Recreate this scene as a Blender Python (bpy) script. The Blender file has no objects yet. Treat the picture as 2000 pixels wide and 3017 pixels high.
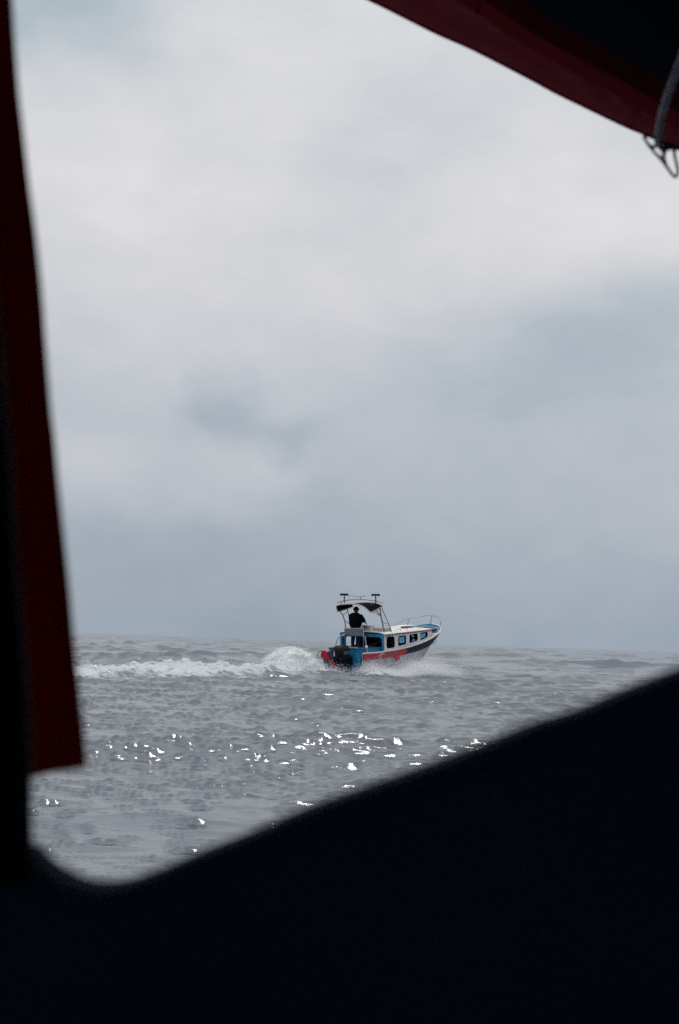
import bpy, bmesh, math, random
import numpy as np
from math import sin, cos, pi, radians, atan, atan2, asin, sqrt
from mathutils import Vector, Matrix

random.seed(7)
rng = np.random.default_rng(11)
SC = bpy.context.scene
COL = SC.collection

# ------------------------------------------------------------------ camera, sky, sun, exposure
EYE = 1.55
cam_d = bpy.data.cameras.new('camera')
cam = bpy.data.objects.new('camera', cam_d); COL.objects.link(cam)
cam.rotation_mode = 'XYZ'
FPX = 5028.0
cam_d.sensor_fit = 'VERTICAL'; cam_d.sensor_height = 36.0; cam_d.lens = 36.0 * FPX / 3017.0
PITCH = atan(378.5 / FPX); ROLL = radians(1.79)
CAM_M = Matrix.Rotation(pi / 2 + PITCH, 4, 'X') @ Matrix.Rotation(ROLL, 4, 'Z')
cam.matrix_world = Matrix.Translation((0, 0, EYE)) @ CAM_M
cam_d.clip_start = 0.05; cam_d.clip_end = 20000
cam_d.dof.use_dof = True; cam_d.dof.focus_distance = 72.0; cam_d.dof.aperture_fstop = 10.5
SC.camera = cam

def ray(px, py):
    "direction of a photograph pixel, in world space (used to read real positions off the photograph)"
    return (CAM_M.to_3x3() @ Vector(((px - 1000) / FPX, -(py - 1508.5) / FPX, -1))).normalized()
def azel(px, py):
    d = ray(px, py); return atan2(d.x, d.y), asin(d.z)

SUN_AZ, SUN_EL = radians(-6), radians(79)
world = bpy.data.worlds.new('World'); SC.world = world; world.use_nodes = True
wn, wl = world.node_tree.nodes, world.node_tree.links
wn.clear()
def wnode(t, **k):
    n = wn.new(t)
    for a, b in k.items(): setattr(n, a, b)
    return n
def wmath(op, a, b=None, c=None):
    n = wnode('ShaderNodeMath', operation=op)
    for i, v in enumerate((a, b, c)):
        if v is None: continue
        if isinstance(v, (int, float)): n.inputs[i].default_value = v
        else: wl.new(v, n.inputs[i])
    return n.outputs[0]
tc = wnode('ShaderNodeTexCoord')
sep = wnode('ShaderNodeSeparateXYZ'); wl.new(tc.outputs['Generated'], sep.inputs[0])
az0 = wmath('ARCTAN2', sep.outputs[0], sep.outputs[1])
el0 = wmath('ARCSINE', sep.outputs[2])
def wnoise(scale, detail, rough, dist=0.0, stretch=(1, 1, 1), off=(0, 0, 0)):
    mp = wnode('ShaderNodeMapping'); mp.inputs['Scale'].default_value = stretch; mp.inputs['Location'].default_value = off
    wl.new(tc.outputs['Generated'], mp.inputs[0])
    n = wnode('ShaderNodeTexNoise'); n.inputs['Scale'].default_value = scale
    n.inputs['Detail'].default_value = detail; n.inputs['Roughness'].default_value = rough; n.inputs['Distortion'].default_value = dist
    wl.new(mp.outputs[0], n.inputs['Vector'])
    return n
w1 = wnoise(9, 4, .55); w2 = wnoise(9, 4, .55, off=(7, 3, 1))
az = wmath('ADD', az0, wmath('MULTIPLY', wmath('SUBTRACT', w1.outputs['Fac'], .5), .08))
el = wmath('ADD', el0, wmath('MULTIPLY', wmath('SUBTRACT', w2.outputs['Fac'], .5), .08))
# the cloud deck: paler and thicker higher up, blue-grey towards the horizon
ramp = wnode('ShaderNodeValToRGB'); cr = ramp.color_ramp
def lin(c): return tuple(((v / 255) / 12.92 if v / 255 <= .04045 else ((v / 255 + .055) / 1.055) ** 2.4) for v in c) + (1,)
stops = [(0.0, (150, 164, 178)), (.029, (158, 169, 182)), (.064, (174, 182, 192)), (.104, (191, 196, 204)), (.15, (204, 207, 212)), (.217, (210, 213, 217)), (.29, (212, 216, 220)), (.5, (228, 230, 233)), (1.0, (246, 247, 250))]
while len(cr.elements) < len(stops): cr.elements.new(.5)
for e_, (p_, c_) in zip(cr.elements, stops): e_.position = p_; e_.color = lin(c_)
# an overcast sky grows about three times as bright from the horizon to the zenith
cr.elements[-2].color = (.84, .86, .89, 1); cr.elements[-1].color = (1.05, 1.07, 1.10, 1)
grad = wmath('DIVIDE', wmath('ADD', el0, wmath('MULTIPLY', wmath('SUBTRACT', w2.outputs['Fac'], .5), .05)), radians(90))
wl.new(grad, ramp.inputs[0])
# shade of the thicker and thinner clouds in view (centre, width, height in photograph pixels; depth)
blobs = [(110, 50, 330, 120, -.26), (560, 190, 420, 150, .03), (420, 560, 500, 330, .05), (180, 900, 260, 300, -.015),
         (1120, 440, 240, 130, -.03), (1600, 330, 300, 120, -.03), (1780, 640, 380, 130, .09), (1150, 880, 420, 120, .05),
         (665, 1160, 95, 85, -.19), (860, 1255, 80, 40, -.10), (620, 1120, 120, 60, .07), (740, 1330, 150, 50, .13), (950, 1130, 160, 70, .05), (300, 1400, 260, 90, .13), (160, 1500, 160, 80, .05),
         (1750, 960, 420, 150, -.13), (1450, 1130, 420, 90, -.05), (1330, 1560, 420, 100, .03), (1800, 1500, 300, 150, .02), (450, 1640, 420, 80, -.03)]
tot = None
for (bx_, by_, sx_, sy_, amp) in blobs:
    a_, e_ = azel(bx_, by_)
    da = wmath('DIVIDE', wmath('SUBTRACT', az, a_), sx_ / FPX)
    de = wmath('DIVIDE', wmath('SUBTRACT', el, e_), sy_ / FPX)
    r2 = wmath('ADD', wmath('MULTIPLY', da, da), wmath('MULTIPLY', de, de))
    g_ = wmath('MULTIPLY', wmath('EXPONENT', wmath('MULTIPLY', r2, -.6)), amp)
    tot = g_ if tot is None else wmath('ADD', tot, g_)
n1 = wnoise(5.5, 5, .5, .3, (1, 1, 2.2)); n2 = wnoise(16, 5, .6, .2, (1, 1, 1.8), (2, 5, 0))
tot = wmath('ADD', tot, wmath('MULTIPLY', wmath('SUBTRACT', n1.outputs['Fac'], .5), .16))
tot = wmath('ADD', tot, wmath('MULTIPLY', wmath('SUBTRACT', n2.outputs['Fac'], .5), .19))
tv = wnode('ShaderNodeVectorMath', operation='SCALE'); tv.inputs[0].default_value = (1.42, 1.02, .82); wl.new(tot, tv.inputs[3])
t1 = wnode('ShaderNodeVectorMath', operation='ADD'); wl.new(tv.outputs[0], t1.inputs[0]); t1.inputs[1].default_value = (.87, .856, .838)
sc_ = wnode('ShaderNodeVectorMath', operation='MULTIPLY'); wl.new(ramp.outputs[0], sc_.inputs[0]); wl.new(t1.outputs[0], sc_.inputs[1])
bgc = wnode('ShaderNodeBackground'); wl.new(sc_.outputs[0], bgc.inputs[0]); bgc.inputs[1].default_value = 1.0
sky = wnode('ShaderNodeTexSky', sky_type='NISHITA', sun_disc=False); sky.sun_elevation = SUN_EL; sky.sun_rotation = SUN_AZ
bgs = wnode('ShaderNodeBackground'); wl.new(sky.outputs[0], bgs.inputs[0]); bgs.inputs[1].default_value = .1
mix = wnode('ShaderNodeMixShader'); mix.inputs[0].default_value = .96
wl.new(bgs.outputs[0], mix.inputs[1]); wl.new(bgc.outputs[0], mix.inputs[2])
wo = wnode('ShaderNodeOutputWorld'); wl.new(mix.outputs[0], wo.inputs[0])

sun_d = bpy.data.lights.new('sun', 'SUN'); sun_d.energy = .5; sun_d.angle = radians(10); sun_d.color = (1, .96, .9)
sun = bpy.data.objects.new('sun', sun_d); COL.objects.link(sun)
sdir = Vector((sin(SUN_AZ) * cos(SUN_EL), cos(SUN_AZ) * cos(SUN_EL), sin(SUN_EL)))
sun.rotation_euler = sdir.to_track_quat('Z', 'Y').to_euler(); sun.location = sdir * 60
SC.view_settings.view_transform = 'Standard'; SC.view_settings.look = 'None'
SC.view_settings.exposure = .28; SC.view_settings.gamma = 1; SC.view_settings.use_curve_mapping = False
SC.render.engine = 'CYCLES'; SC.cycles.use_denoising = False; SC.cycles.max_bounces = 12; SC.cycles.diffuse_bounces = 8

# ------------------------------------------------------------------ materials
def mat(name, col, rough=.5, spec=.5, metal=0, noise=0, nscale=8, bump=0, bscale=40, trans=0):
    m = bpy.data.materials.new(name); m.use_nodes = True
    N, L = m.node_tree.nodes, m.node_tree.links
    b = N['Principled BSDF']; b.inputs['Roughness'].default_value = rough; b.inputs['Metallic'].default_value = metal
    b.inputs['Specular IOR Level'].default_value = spec
    c = (*col, 1)
    b.inputs['Base Color'].default_value = c
    t = N.new('ShaderNodeTexCoord')
    if noise:
        n = N.new('ShaderNodeTexNoise'); n.inputs['Scale'].default_value = nscale; n.inputs['Detail'].default_value = 6
        L.new(t.outputs['Object'], n.inputs['Vector'])
        mr = N.new('ShaderNodeMapRange'); mr.inputs['From Min'].default_value = .3; mr.inputs['From Max'].default_value = .7
        mr.inputs['To Min'].default_value = 1 - noise; mr.inputs['To Max'].default_value = 1 + noise * .4
        L.new(n.outputs['Fac'], mr.inputs[0])
        v = N.new('ShaderNodeVectorMath'); v.operation = 'SCALE'; v.inputs[0].default_value = col; L.new(mr.outputs[0], v.inputs[3])
        L.new(v.outputs[0], b.inputs['Base Color'])
        r2 = N.new('ShaderNodeMapRange'); r2.inputs['To Min'].default_value = rough - .12; r2.inputs['To Max'].default_value = min(1, rough + .15)
        L.new(n.outputs['Fac'], r2.inputs[0]); L.new(r2.outputs[0], b.inputs['Roughness'])
    if bump:
        n = N.new('ShaderNodeTexNoise'); n.inputs['Scale'].default_value = bscale; n.inputs['Detail'].default_value = 5
        L.new(t.outputs['Object'], n.inputs['Vector'])
        bp = N.new('ShaderNodeBump'); bp.inputs['Strength'].default_value = bump; bp.inputs['Distance'].default_value = .02
        L.new(n.outputs['Fac'], bp.inputs['Height']); L.new(bp.outputs[0], b.inputs['Normal'])
    if trans:
        tr = N.new('ShaderNodeBsdfTranslucent'); tr.inputs[0].default_value = c
        mx = N.new('ShaderNodeMixShader'); mx.inputs[0].default_value = trans
        L.new(b.outputs[0], mx.inputs[1]); L.new(tr.outputs[0], mx.inputs[2])
        L.new(mx.outputs[0], N['Material Output'].inputs[0])
    return m
M = dict(
    white=mat('white_paint', (.66, .65, .66), .4, noise=.18, nscale=5, bump=.1),
    hullwhite=mat('weathered_white_hull', (.46, .46, .50), .45, noise=.3, nscale=4, bump=.1),
    roofwhite=mat('white_roof_paint', (.80, .80, .77), .5, noise=.12, nscale=4),
    navy=mat('navy_paint', (.004, .011, .024), .5, spec=.2, noise=.3, nscale=4),
    red=mat('red_paint', (.44, .008, .022), .4, noise=.3, nscale=5),
    darkred=mat('dark_red_paint', (.26, .012, .03), .45, noise=.3, nscale=6),
    faded=mat('faded_red_paint', (.37, .05, .075), .5, noise=.35, nscale=9),
    blue=mat('sea_blue_paint', (.018, .23, .43), .45, noise=.3, nscale=4),
    deepblue=mat('deep_blue_paint', (.008, .10, .23), .45, noise=.3, nscale=5),
    paleblue=mat('pale_blue_paint', (.22, .50, .68), .45, noise=.15, nscale=5),
    curtain=mat('pale_blue_plastic', (.20, .55, .85), .5, noise=.2, nscale=9, trans=.3),
    steel=mat('stainless_steel', (.42, .40, .40), .35, metal=.7, noise=.2, nscale=12),
    greysteel=mat('dull_steel', (.24, .22, .24), .45, metal=.5, noise=.2, nscale=12),
    engine=mat('black_engine_paint', (.002, .005, .010), .5, spec=.15, noise=.3, nscale=5),
    badge=mat('pale_grey_print', (.5, .52, .56), .5),
    dullprint=mat('grey_print', (.14, .15, .18), .5),
    rubber=mat('black_rubber', (.005, .005, .007), .8, spec=.1, noise=.2),
    canvas=mat('dark_canopy_canvas', (.009, .006, .011), .95, spec=.03, noise=.3, nscale=9, bump=.2),
    mesh=mat('grey_seat_fabric', (.16, .18, .21), .8, noise=.35, nscale=10, bump=.3),
    wood=mat('dark_brown_wood', (.03, .017, .018), .6, noise=.3, nscale=8),
    inside=mat('cabin_lining_paint', (.02, .045, .07), .6, noise=.3),
    jacket=mat('black_jacket_cloth', (.002, .004, .007), .95, spec=.04, noise=.3, bump=.3),
    cap=mat('dark_cap_cloth', (.002, .003, .004), .95, spec=.04, noise=.2),
    jeans=mat('blue_jeans_cloth', (.004, .020, .065), .9, spec=.05, noise=.3, bump=.2),
    skin=mat('skin', (.035, .02, .015), .55, noise=.1),
    dkcloth=mat('dark_cloth', (.003, .004, .007), .9, spec=.04, noise=.3, bump=.2),
    vest=mat('dark_red_life_vest_cloth', (.03, .008, .012), .8, noise=.3),
    shoe=mat('dark_rubber_boot', (.01, .01, .012), .6),
    ink=mat('dark_lettering', (.03, .03, .045), .6),
    cabinwall=mat('dark_boat_interior', (.010, .042, .085), .8, spec=.1, noise=.3, bump=.2),
    rim=mat('dark_blue_trim', (.001, .004, .012), .9, spec=.02, noise=.2),
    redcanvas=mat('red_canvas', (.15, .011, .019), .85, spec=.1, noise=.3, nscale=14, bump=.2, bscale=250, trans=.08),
    flap=mat('dark_red_canvas', (.40, .012, .015), .9, spec=.05, noise=.4, nscale=10, bump=.2, bscale=250, trans=.33),
    rope=mat('grey_rope_fibre', (.5, .46, .52), .9, spec=.1, noise=.3, nscale=90, bump=.5, bscale=300),
    shade_red=mat('awning_shade_red', (.105, .008, .013), .95, spec=.02, noise=.4, nscale=10, bump=.2),  # graded reds put the shade under the awning into colour
    shade_darkred=mat('awning_shade_darkred', (.035, .003, .004), .95, spec=.02, noise=.4, nscale=10, bump=.2),
    dkin=mat('black_post_and_shade', (.004, .008, .012), .95, spec=.02, noise=.3),  # corner post, and the darkest step of the awning shade
    wire=mat('dark_wire', (.035, .025, .035), .5, metal=.4),
)

# ------------------------------------------------------------------ mesh helpers
def new_obj(name, verts, faces, m, parent=None, smooth=False, mats=None, fm=None, tag=None):
    me = bpy.data.meshes.new(name); me.from_pydata([tuple(v) for v in verts], [], faces)
    for mm in (mats or [m]): me.materials.append(mm)
    if fm: me.polygons.foreach_set('material_index', fm)
    if smooth: me.polygons.foreach_set('use_smooth', [True] * len(me.polygons))
    me.update()
    bm = bmesh.new(); bm.from_mesh(me); bmesh.ops.recalc_face_normals(bm, faces=bm.faces); bm.to_mesh(me); bm.free()
    o = bpy.data.objects.new(name, me); COL.objects.link(o)
    if parent is not None: o.parent = parent
    if tag: settag(o, *tag)
    return o
def settag(o, label=None, cat=None, group=None, kind=None):
    if label: o['label'] = label
    if cat: o['category'] = cat
    if group: o['group'] = group
    if kind: o['kind'] = kind
    return o
def empty(name, loc=(0, 0, 0), mw=None, **k):
    o = bpy.data.objects.new(name, None); COL.objects.link(o); o.empty_display_size = .3
    if mw is not None: o.matrix_world = mw
    else: o.location = loc
    return settag(o, **k)
class G:
    "collects shapes for ONE mesh"
    def __init__(s): s.v = []; s.f = []; s.m = []
    def add(s, v, f, mi=0):
        b = len(s.v); s.v += [tuple(x) for x in v]; s.f += [tuple(i + b for i in q) for q in f]; s.m += [mi] * len(f); return s
    def box(s, a, b, mi=0, bev=0.0):
        bm = bmesh.new(); bmesh.ops.create_cube(bm, size=1)
        c = [(a[i] + b[i]) / 2 for i in range(3)]; d = [abs(b[i] - a[i]) for i in range(3)]
        for v in bm.verts: v.co = Vector([c[i] + v.co[i] * d[i] for i in range(3)])
        if bev: bmesh.ops.bevel(bm, geom=bm.edges[:], offset=bev, segments=2, affect='EDGES', profile=.5)
        bm.verts.index_update()
        s.add([v.co.copy() for v in bm.verts], [[v.index for v in f.verts] for f in bm.faces], mi); bm.free(); return s
    def tube(s, pts, r, n=8, mi=0, closed=False, smooth_it=True):
        P = [Vector(p) for p in pts]
        if smooth_it and len(P) > 2: P = catmull(P, 6, closed)
        R = r if callable(r) else (lambda t: r)
        rings = []; up = None
        cnt = len(P)
        for i, p in enumerate(P):
            if closed: t = (P[(i + 1) % cnt] - P[i - 1])
            else: t = P[min(i + 1, cnt - 1)] - P[max(i - 1, 0)]
            t.normalize()
            if up is None: up = t.orthogonal().normalized()
            up = (up - t * up.dot(t));
            up = up.normalized() if up.length > 1e-6 else t.orthogonal().normalized()
            w = t.cross(up); rr = R(i / max(1, cnt - 1))
            rings.append([p + (up * cos(2 * pi * k / n) + w * sin(2 * pi * k / n)) * rr for k in range(n)])
        v = [x for q in rings for x in q]; f = []
        for i in range(cnt if closed else cnt - 1):
            j = (i + 1) % cnt
            for k in range(n): f.append((i * n + k, i * n + (k + 1) % n, j * n + (k + 1) % n, j * n + k))
        if not closed: f += [tuple(range(n))[::-1], tuple((cnt - 1) * n + k for k in range(n))]
        return s.add(v, f, mi)
    def prism(s, poly, d, mi=0):
        "poly: 3D points of a flat outline, d: thickness vector"
        n = len(poly); P = [Vector(p) for p in poly]; D = Vector(d)
        return s.add(P + [p + D for p in P], [tuple(range(n)), tuple(range(2 * n - 1, n - 1, -1))] + [(i, (i + 1) % n, n + (i + 1) % n, n + i) for i in range(n)], mi)
    def grid(s, rows, mi=0, closed=False):
        n = len(rows[0]); v = [p for r in rows for p in r]; f = []
        for i in range(len(rows) - 1):
            for k in range(n if closed else n - 1):
                f.append((i * n + k, i * n + (k + 1) % n, (i + 1) * n + (k + 1) % n, (i + 1) * n + k))
        return s.add(v, f, mi)
    def ball(s, c, r, mi=0, n=10, m=7):
        r = (r, r, r) if isinstance(r, (int, float)) else r
        rows = []
        for i in range(m + 1):
            a = pi * i / m
            rows.append([(c[0] + r[0] * max(sin(a), .02) * cos(2 * pi * k / n), c[1] + r[1] * max(sin(a), .02) * sin(2 * pi * k / n), c[2] + r[2] * cos(a)) for k in range(n)])
        s.grid(rows, mi, True); b = len(s.v) - n * (m + 1)
        s.f += [tuple(b + k for k in range(n)), tuple(b + n * m + k for k in range(n))[::-1]]; s.m += [mi, mi]; return s
    def make(s, name, m, parent=None, smooth=False, label=None, mats=None, solid=0, off=0):
        o = new_obj(name, s.v, s.f, m, parent, smooth, mats, s.m if mats else None)
        if label: o['label'] = label
        if solid:
            md = o.modifiers.new('solid', 'SOLIDIFY'); md.thickness = solid; md.offset = off
        return o
def catmull(P, k=6, closed=False):
    out = []; n = len(P)
    for i in range(n if closed else n - 1):
        if closed: a, b, c, d = P[i - 1], P[i], P[(i + 1) % n], P[(i + 2) % n]
        else: a, b, c, d = P[max(i - 1, 0)], P[i], P[i + 1], P[min(i + 2, n - 1)]
        for j in range(k):
            t = j / k
            out.append(.5 * ((2 * b) + (c - a) * t + (2 * a - 5 * b + 4 * c - d) * t * t + (3 * b - a - 3 * c + d) * t ** 3))
    if not closed: out.append(P[-1].copy())
    return out
def curve_fn(pts):
    "smooth interpolation of a table of numbers by its first column"
    P = np.array(pts, float)
    def f(x):
        r = [float(np.interp(x, P[:, 0], P[:, i])) for i in range(1, P.shape[1])]
        return r[0] if len(r) == 1 else r
    return f

# ------------------------------------------------------------------ the sea
BO = Vector((.36, 74.7, .06))                       # transom centre of the other boat
HEAD = radians(35); BPITCH = radians(5)
BM = Matrix.Translation(BO) @ Matrix.Rotation(pi / 2 - HEAD, 4, 'Z') @ Matrix.Rotation(-BPITCH, 4, 'Y')
fwd = np.array([sin(HEAD), cos(HEAD)]); stb = np.array([cos(HEAD), -sin(HEAD)])

def vnoise(x, y, seed=0):
    "cheap smooth value noise"
    r = np.random.default_rng(seed); T = r.random((256, 256))
    xi = np.floor(x).astype(int); yi = np.floor(y).astype(int); fx = x - xi; fy = y - yi
    fx = fx * fx * (3 - 2 * fx); fy = fy * fy * (3 - 2 * fy)
    g = lambda a, b: T[a % 256, b % 256]
    return (g(xi, yi) * (1 - fx) + g(xi + 1, yi) * fx) * (1 - fy) + (g(xi, yi + 1) * (1 - fx) + g(xi + 1, yi + 1) * fx) * fy
def fbm(x, y, oct=4, seed=0):
    t = 0; a = 1; s = 0
    for i in range(oct):
        t = t + a * vnoise(x * 2 ** i + 17 * i, y * 2 ** i + 31 * i, seed + i); s += a; a *= .55
    return t / s

def sea_mesh():
    r = [2.5]
    while r[-1] < 9000:
        q = r[-1]; r.append(q * (1 + (.025 if q < 8.5 else .0022 if q < 80 else .004 if q < 110 else .006 if q < 500 else .010)))
    r = np.array(r)
    fine = np.linspace(-radians(12.5), radians(12.5), 560)
    coarse = np.linspace(radians(12.5), 2 * pi - radians(12.5), 110)[1:-1]
    th = np.concatenate([fine, coarse]); nt = len(th)
    Rr, Th = np.meshgrid(r, th, indexing='ij')
    X = Rr * np.sin(Th); Y = Rr * np.cos(Th)
    dr = np.gradient(r)[:, None]
    Z = np.zeros_like(X); DX = np.zeros_like(X); DY = np.zeros_like(X)
    gust = .62 + .75 * fbm(X / 9 + 50, Y / 16 + 9, 3, 5)
    N = 130
    lam = np.exp(np.linspace(np.log(.22), np.log(22), N)) * rng.uniform(.95, 1.05, N)
    long_h = np.zeros_like(X)
    order = np.argsort(-lam)
    for i in order:
        L = lam[i]; k = 2 * pi / L
        sp = 26 + 30 * (L < 3) + 12 * (L < 1)
        ang = radians(rng.normal(-14, sp))           # travels towards the camera, a little across
        kx, ky = k * sin(ang), -k * cos(ang)
        s = (.0090 if L > 5 else .006 if L > 1.2 else .007)
        A = s / k
        ph = kx * X + ky * Y + rng.uniform(0, 2 * pi)
        fade = np.clip((L / (dr * 1.3)) - .5, 0, 1)
        env = gust if L < 4 else 1.0
        if L < 1.8:
            env = env * np.clip(1 + 5.5 * long_h, .25, 2.6)
        h = A * fade * env * np.cos(ph)
        Z += h
        if L >= 1.8: long_h += h
        if L > .3:
            q = A * fade * env * np.sin(ph) * 1.15
            DX -= q * sin(ang); DY += q * cos(ang)
    # short steep wavelets: long flat troughs, narrow crests that come in patches
    crestmask = np.exp(-((Y - 20.6 - .10 * X) / 1.5) ** 2) + .5 * np.exp(-((Y - 13.2 + .2 * X) / .9) ** 2)
    for (l0, l1, nw, thr, slope, spread, seed) in ((.11, .24, 30, .50, .50, 12, 1), (.24, .52, 30, .60, .48, 11, 2), (.6, 1.25, 28, .75, .40, 10, 3), (1.7, 3.8, 22, .85, .36, 11, 4), (6, 13, 18, .8, .17, 15, 5)):
        r2_ = np.random.default_rng(100 + seed); hs = np.zeros_like(X)
        for L in r2_.uniform(l0, l1, nw):
            k = 2 * pi / L; ang = radians(r2_.normal(-10, spread))
            hs += np.cos(k * sin(ang) * X - k * cos(ang) * Y + r2_.uniform(0, 6.283))
        hs /= sqrt(nw / 2)
        Lm = (l0 + l1) / 2
        patch = fbm(X / (Lm * 5) + seed * 9, Y / (Lm * 7) + seed * 5, 3, 200 + seed * 10)
        thr_ = thr + 1.7 * (.5 - patch) - (.7 * crestmask if seed < 3 else 0)
        A_r = {1: 1.0, 2: np.clip(Rr / 50, .25, 1), 3: np.clip((Rr - 14) / 60, .10, 1), 4: np.clip((Rr - 30) / 110, .06, 1), 5: np.clip((Rr - 150) / 500, 0, 1)}[seed]
        fd = A_r * (np.clip((Lm / (dr * 1.2)) - .6, 0, 1) if seed < 2 else np.clip((Lm / (dr * .4)) - .6, 0, 1))
        A = slope * Lm / (2 * pi) / .95 * (1 + (.35 * crestmask if seed < 3 else 0))
        pk = np.clip(hs - thr_, 0, 2.4)
        Z += A * fd * pk ** 1.25
        lift = A * fd * pk ** 1.25
        DY -= lift * .35                              # crests lean towards the camera
    # coarse sectors out of view keep only the swell
    calm = np.ones_like(X); calm[:, 560:] = .5
    Z *= calm; DX *= calm; DY *= calm
    # a steeper crest running across in the near water
    wob = 1.6 * (fbm(X / 3.0, Y * 0 + 4, 3, 21) - .5)
    cy = 21.0 + .10 * X + wob
    cr_ = np.exp(-((Y - cy) / .85) ** 2) * (.55 + .9 * fbm(X / 1.7, Y / 3, 3, 9)) * np.clip((X + 4.5) / 2, 0, 1)
    Z += .15 * cr_ + cr_ * .08 * (fbm(X * 3.1, Y * 2.2, 3, 77) - .5)
    for (px, py, pw, ph_) in ((4.2, 33.5, 1.3, .10), (-2.2, 36, 2.2, .08), (1.5, 52, 2.0, .07), (6.5, 47, 1.8, .12), (-6, 47, 2.5, .08), (10, 70, 2.4, .2), (-2.0, 66, 2.5, .13), (-0.5, 15, 1.2, .05)):
        Z += ph_ * np.exp(-((X - px - .3 * (Y - py)) / pw) ** 2 - ((Y - py) / .8) ** 2) * (.6 + .8 * fbm(X * 1.7, Y * 2, 2, 3))
    # ---- wake and spray of the other boat
    dx = X - BO.x; dy = Y - BO.y
    S = dx * fwd[0] + dy * fwd[1]; T = dx * stb[0] + dy * stb[1]        # S ahead of the transom, T to starboard
    rag = fbm(X * .9, Y * .9, 4, 40); rag2 = fbm(X * 2.6, Y * 2.0, 4, 60)
    near = np.exp(-((S - 3) / 5) ** 2 - (T / 3) ** 2)
    Z *= 1 - .65 * near
    wakeS = np.clip((-3.6 - S) / 2.6, 0, 1) * np.clip((34 + S) / 9, 0, 1)
    meander = (fbm(S / 5, S * 0, 2, 12) - .5) * 1.6
    wide = 2.7 + .07 * np.clip(-S, 0, 40)
    core = wakeS * np.exp(-(np.abs(T - meander) / wide) ** 3)
    Z += core * (.10 + .50 * (rag - .35) + .34 * (rag2 - .5)) * np.clip(1.1 + S / 70, .5, 1)
    for sgn in (-1, 1):
        off = 1.1 + .10 * np.clip(-S, 0, 40)
        ridge = wakeS * np.exp(-((T - meander - sgn * off) / .55) ** 2)
        Z += ridge * (.12 + .42 * (rag - .3)) * np.clip(1.1 + S / 40, .3, 1)
    foam = np.maximum(core * 1.5, np.clip((-.6 - S) / 1.2, 0, 1) * np.clip((9 + S) / 3, 0, 1) * np.exp(-(np.abs(T) / 1.7) ** 3) * 1.2)
    # bow wave thrown out along the starboard side
    a = np.array([1.3, 75.3]); b = np.array([7.2, 81.2])
    ab = b - a; Lb = np.hypot(*ab); u = ab / Lb
    su = (X - a[0]) * u[0] + (Y - a[1]) * u[1]; tu = (X - a[0]) * u[1] - (Y - a[1]) * u[0]
    bw = np.exp(-((tu - .3 * (rag - .5) * 4) / .75) ** 2) * np.clip((su + 2.2) / 1.6, 0, 1) * np.clip((Lb + 1.5 - su) / 4.5, 0, 1)
    Z += bw * (.24 + .34 * (rag2 - .4))
    foam = np.maximum(foam, bw * .95)
    side = np.exp(-((np.abs(T) - 1.15) / .55) ** 2) * np.clip((S + .5) / 1, 0, 1) * np.clip((5.8 - S) / 1.5, 0, 1)
    Z += side * (.05 + .2 * (rag2 - .4)); foam = np.maximum(foam, side)
    quarter = np.exp(-((T - 1.75) / .75) ** 2) * np.clip((S + 1.2) / .9, 0, 1) * np.clip((4.5 - S) / 3.4, 0, 1)
    Z += quarter * (.20 + .3 * (rag2 - .45)); foam = np.maximum(foam, quarter * 1.1)
    sheet = np.exp(-((T - 3.2 - .2 * (3 - S)) / 2.0) ** 2) * np.clip((S + 3) / 3, 0, 1) * np.clip((6.5 - S) / 3, 0, 1)
    foam = np.maximum(foam, sheet * (.35 + .5 * (rag - .4)))
    foam = np.clip(foam, 0, 1.3)
    Z[-6:] = np.minimum(Z[-6:], 0)
    V = np.stack([X + DX, Y + DY, Z], -1).reshape(-1, 3)
    nr = len(r)
    i = np.arange(nr - 1)[:, None]; j = np.arange(nt)[None, :]; jn = (j + 1) % nt
    F = np.stack([i * nt + j, i * nt + jn, (i + 1) * nt + jn, (i + 1) * nt + j], -1).reshape(-1, 4)[:, ::-1]
    me = bpy.data.meshes.new('sea')
    me.vertices.add(len(V)); me.vertices.foreach_set('co', V.astype(np.float32).ravel())
    me.loops.add(F.size); me.loops.foreach_set('vertex_index', F.astype(np.int32).ravel())
    me.polygons.add(len(F)); me.polygons.foreach_set('loop_start', np.arange(0, F.size, 4, dtype=np.int32))
    me.polygons.foreach_set('loop_total', np.full(len(F), 4, np.int32))
    me.polygons.foreach_set('use_smooth', np.ones(len(F), bool))
    at = me.attributes.new('foam', 'FLOAT', 'POINT'); at.data.foreach_set('value', foam.astype(np.float32).ravel())
    me.update(calc_edges=True)
    o = bpy.data.objects.new('sea', me); COL.objects.link(o)
    settag(o, 'grey choppy open sea reaching the horizon', None, None, 'structure')
    return o, (X, Y, Z)

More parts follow.
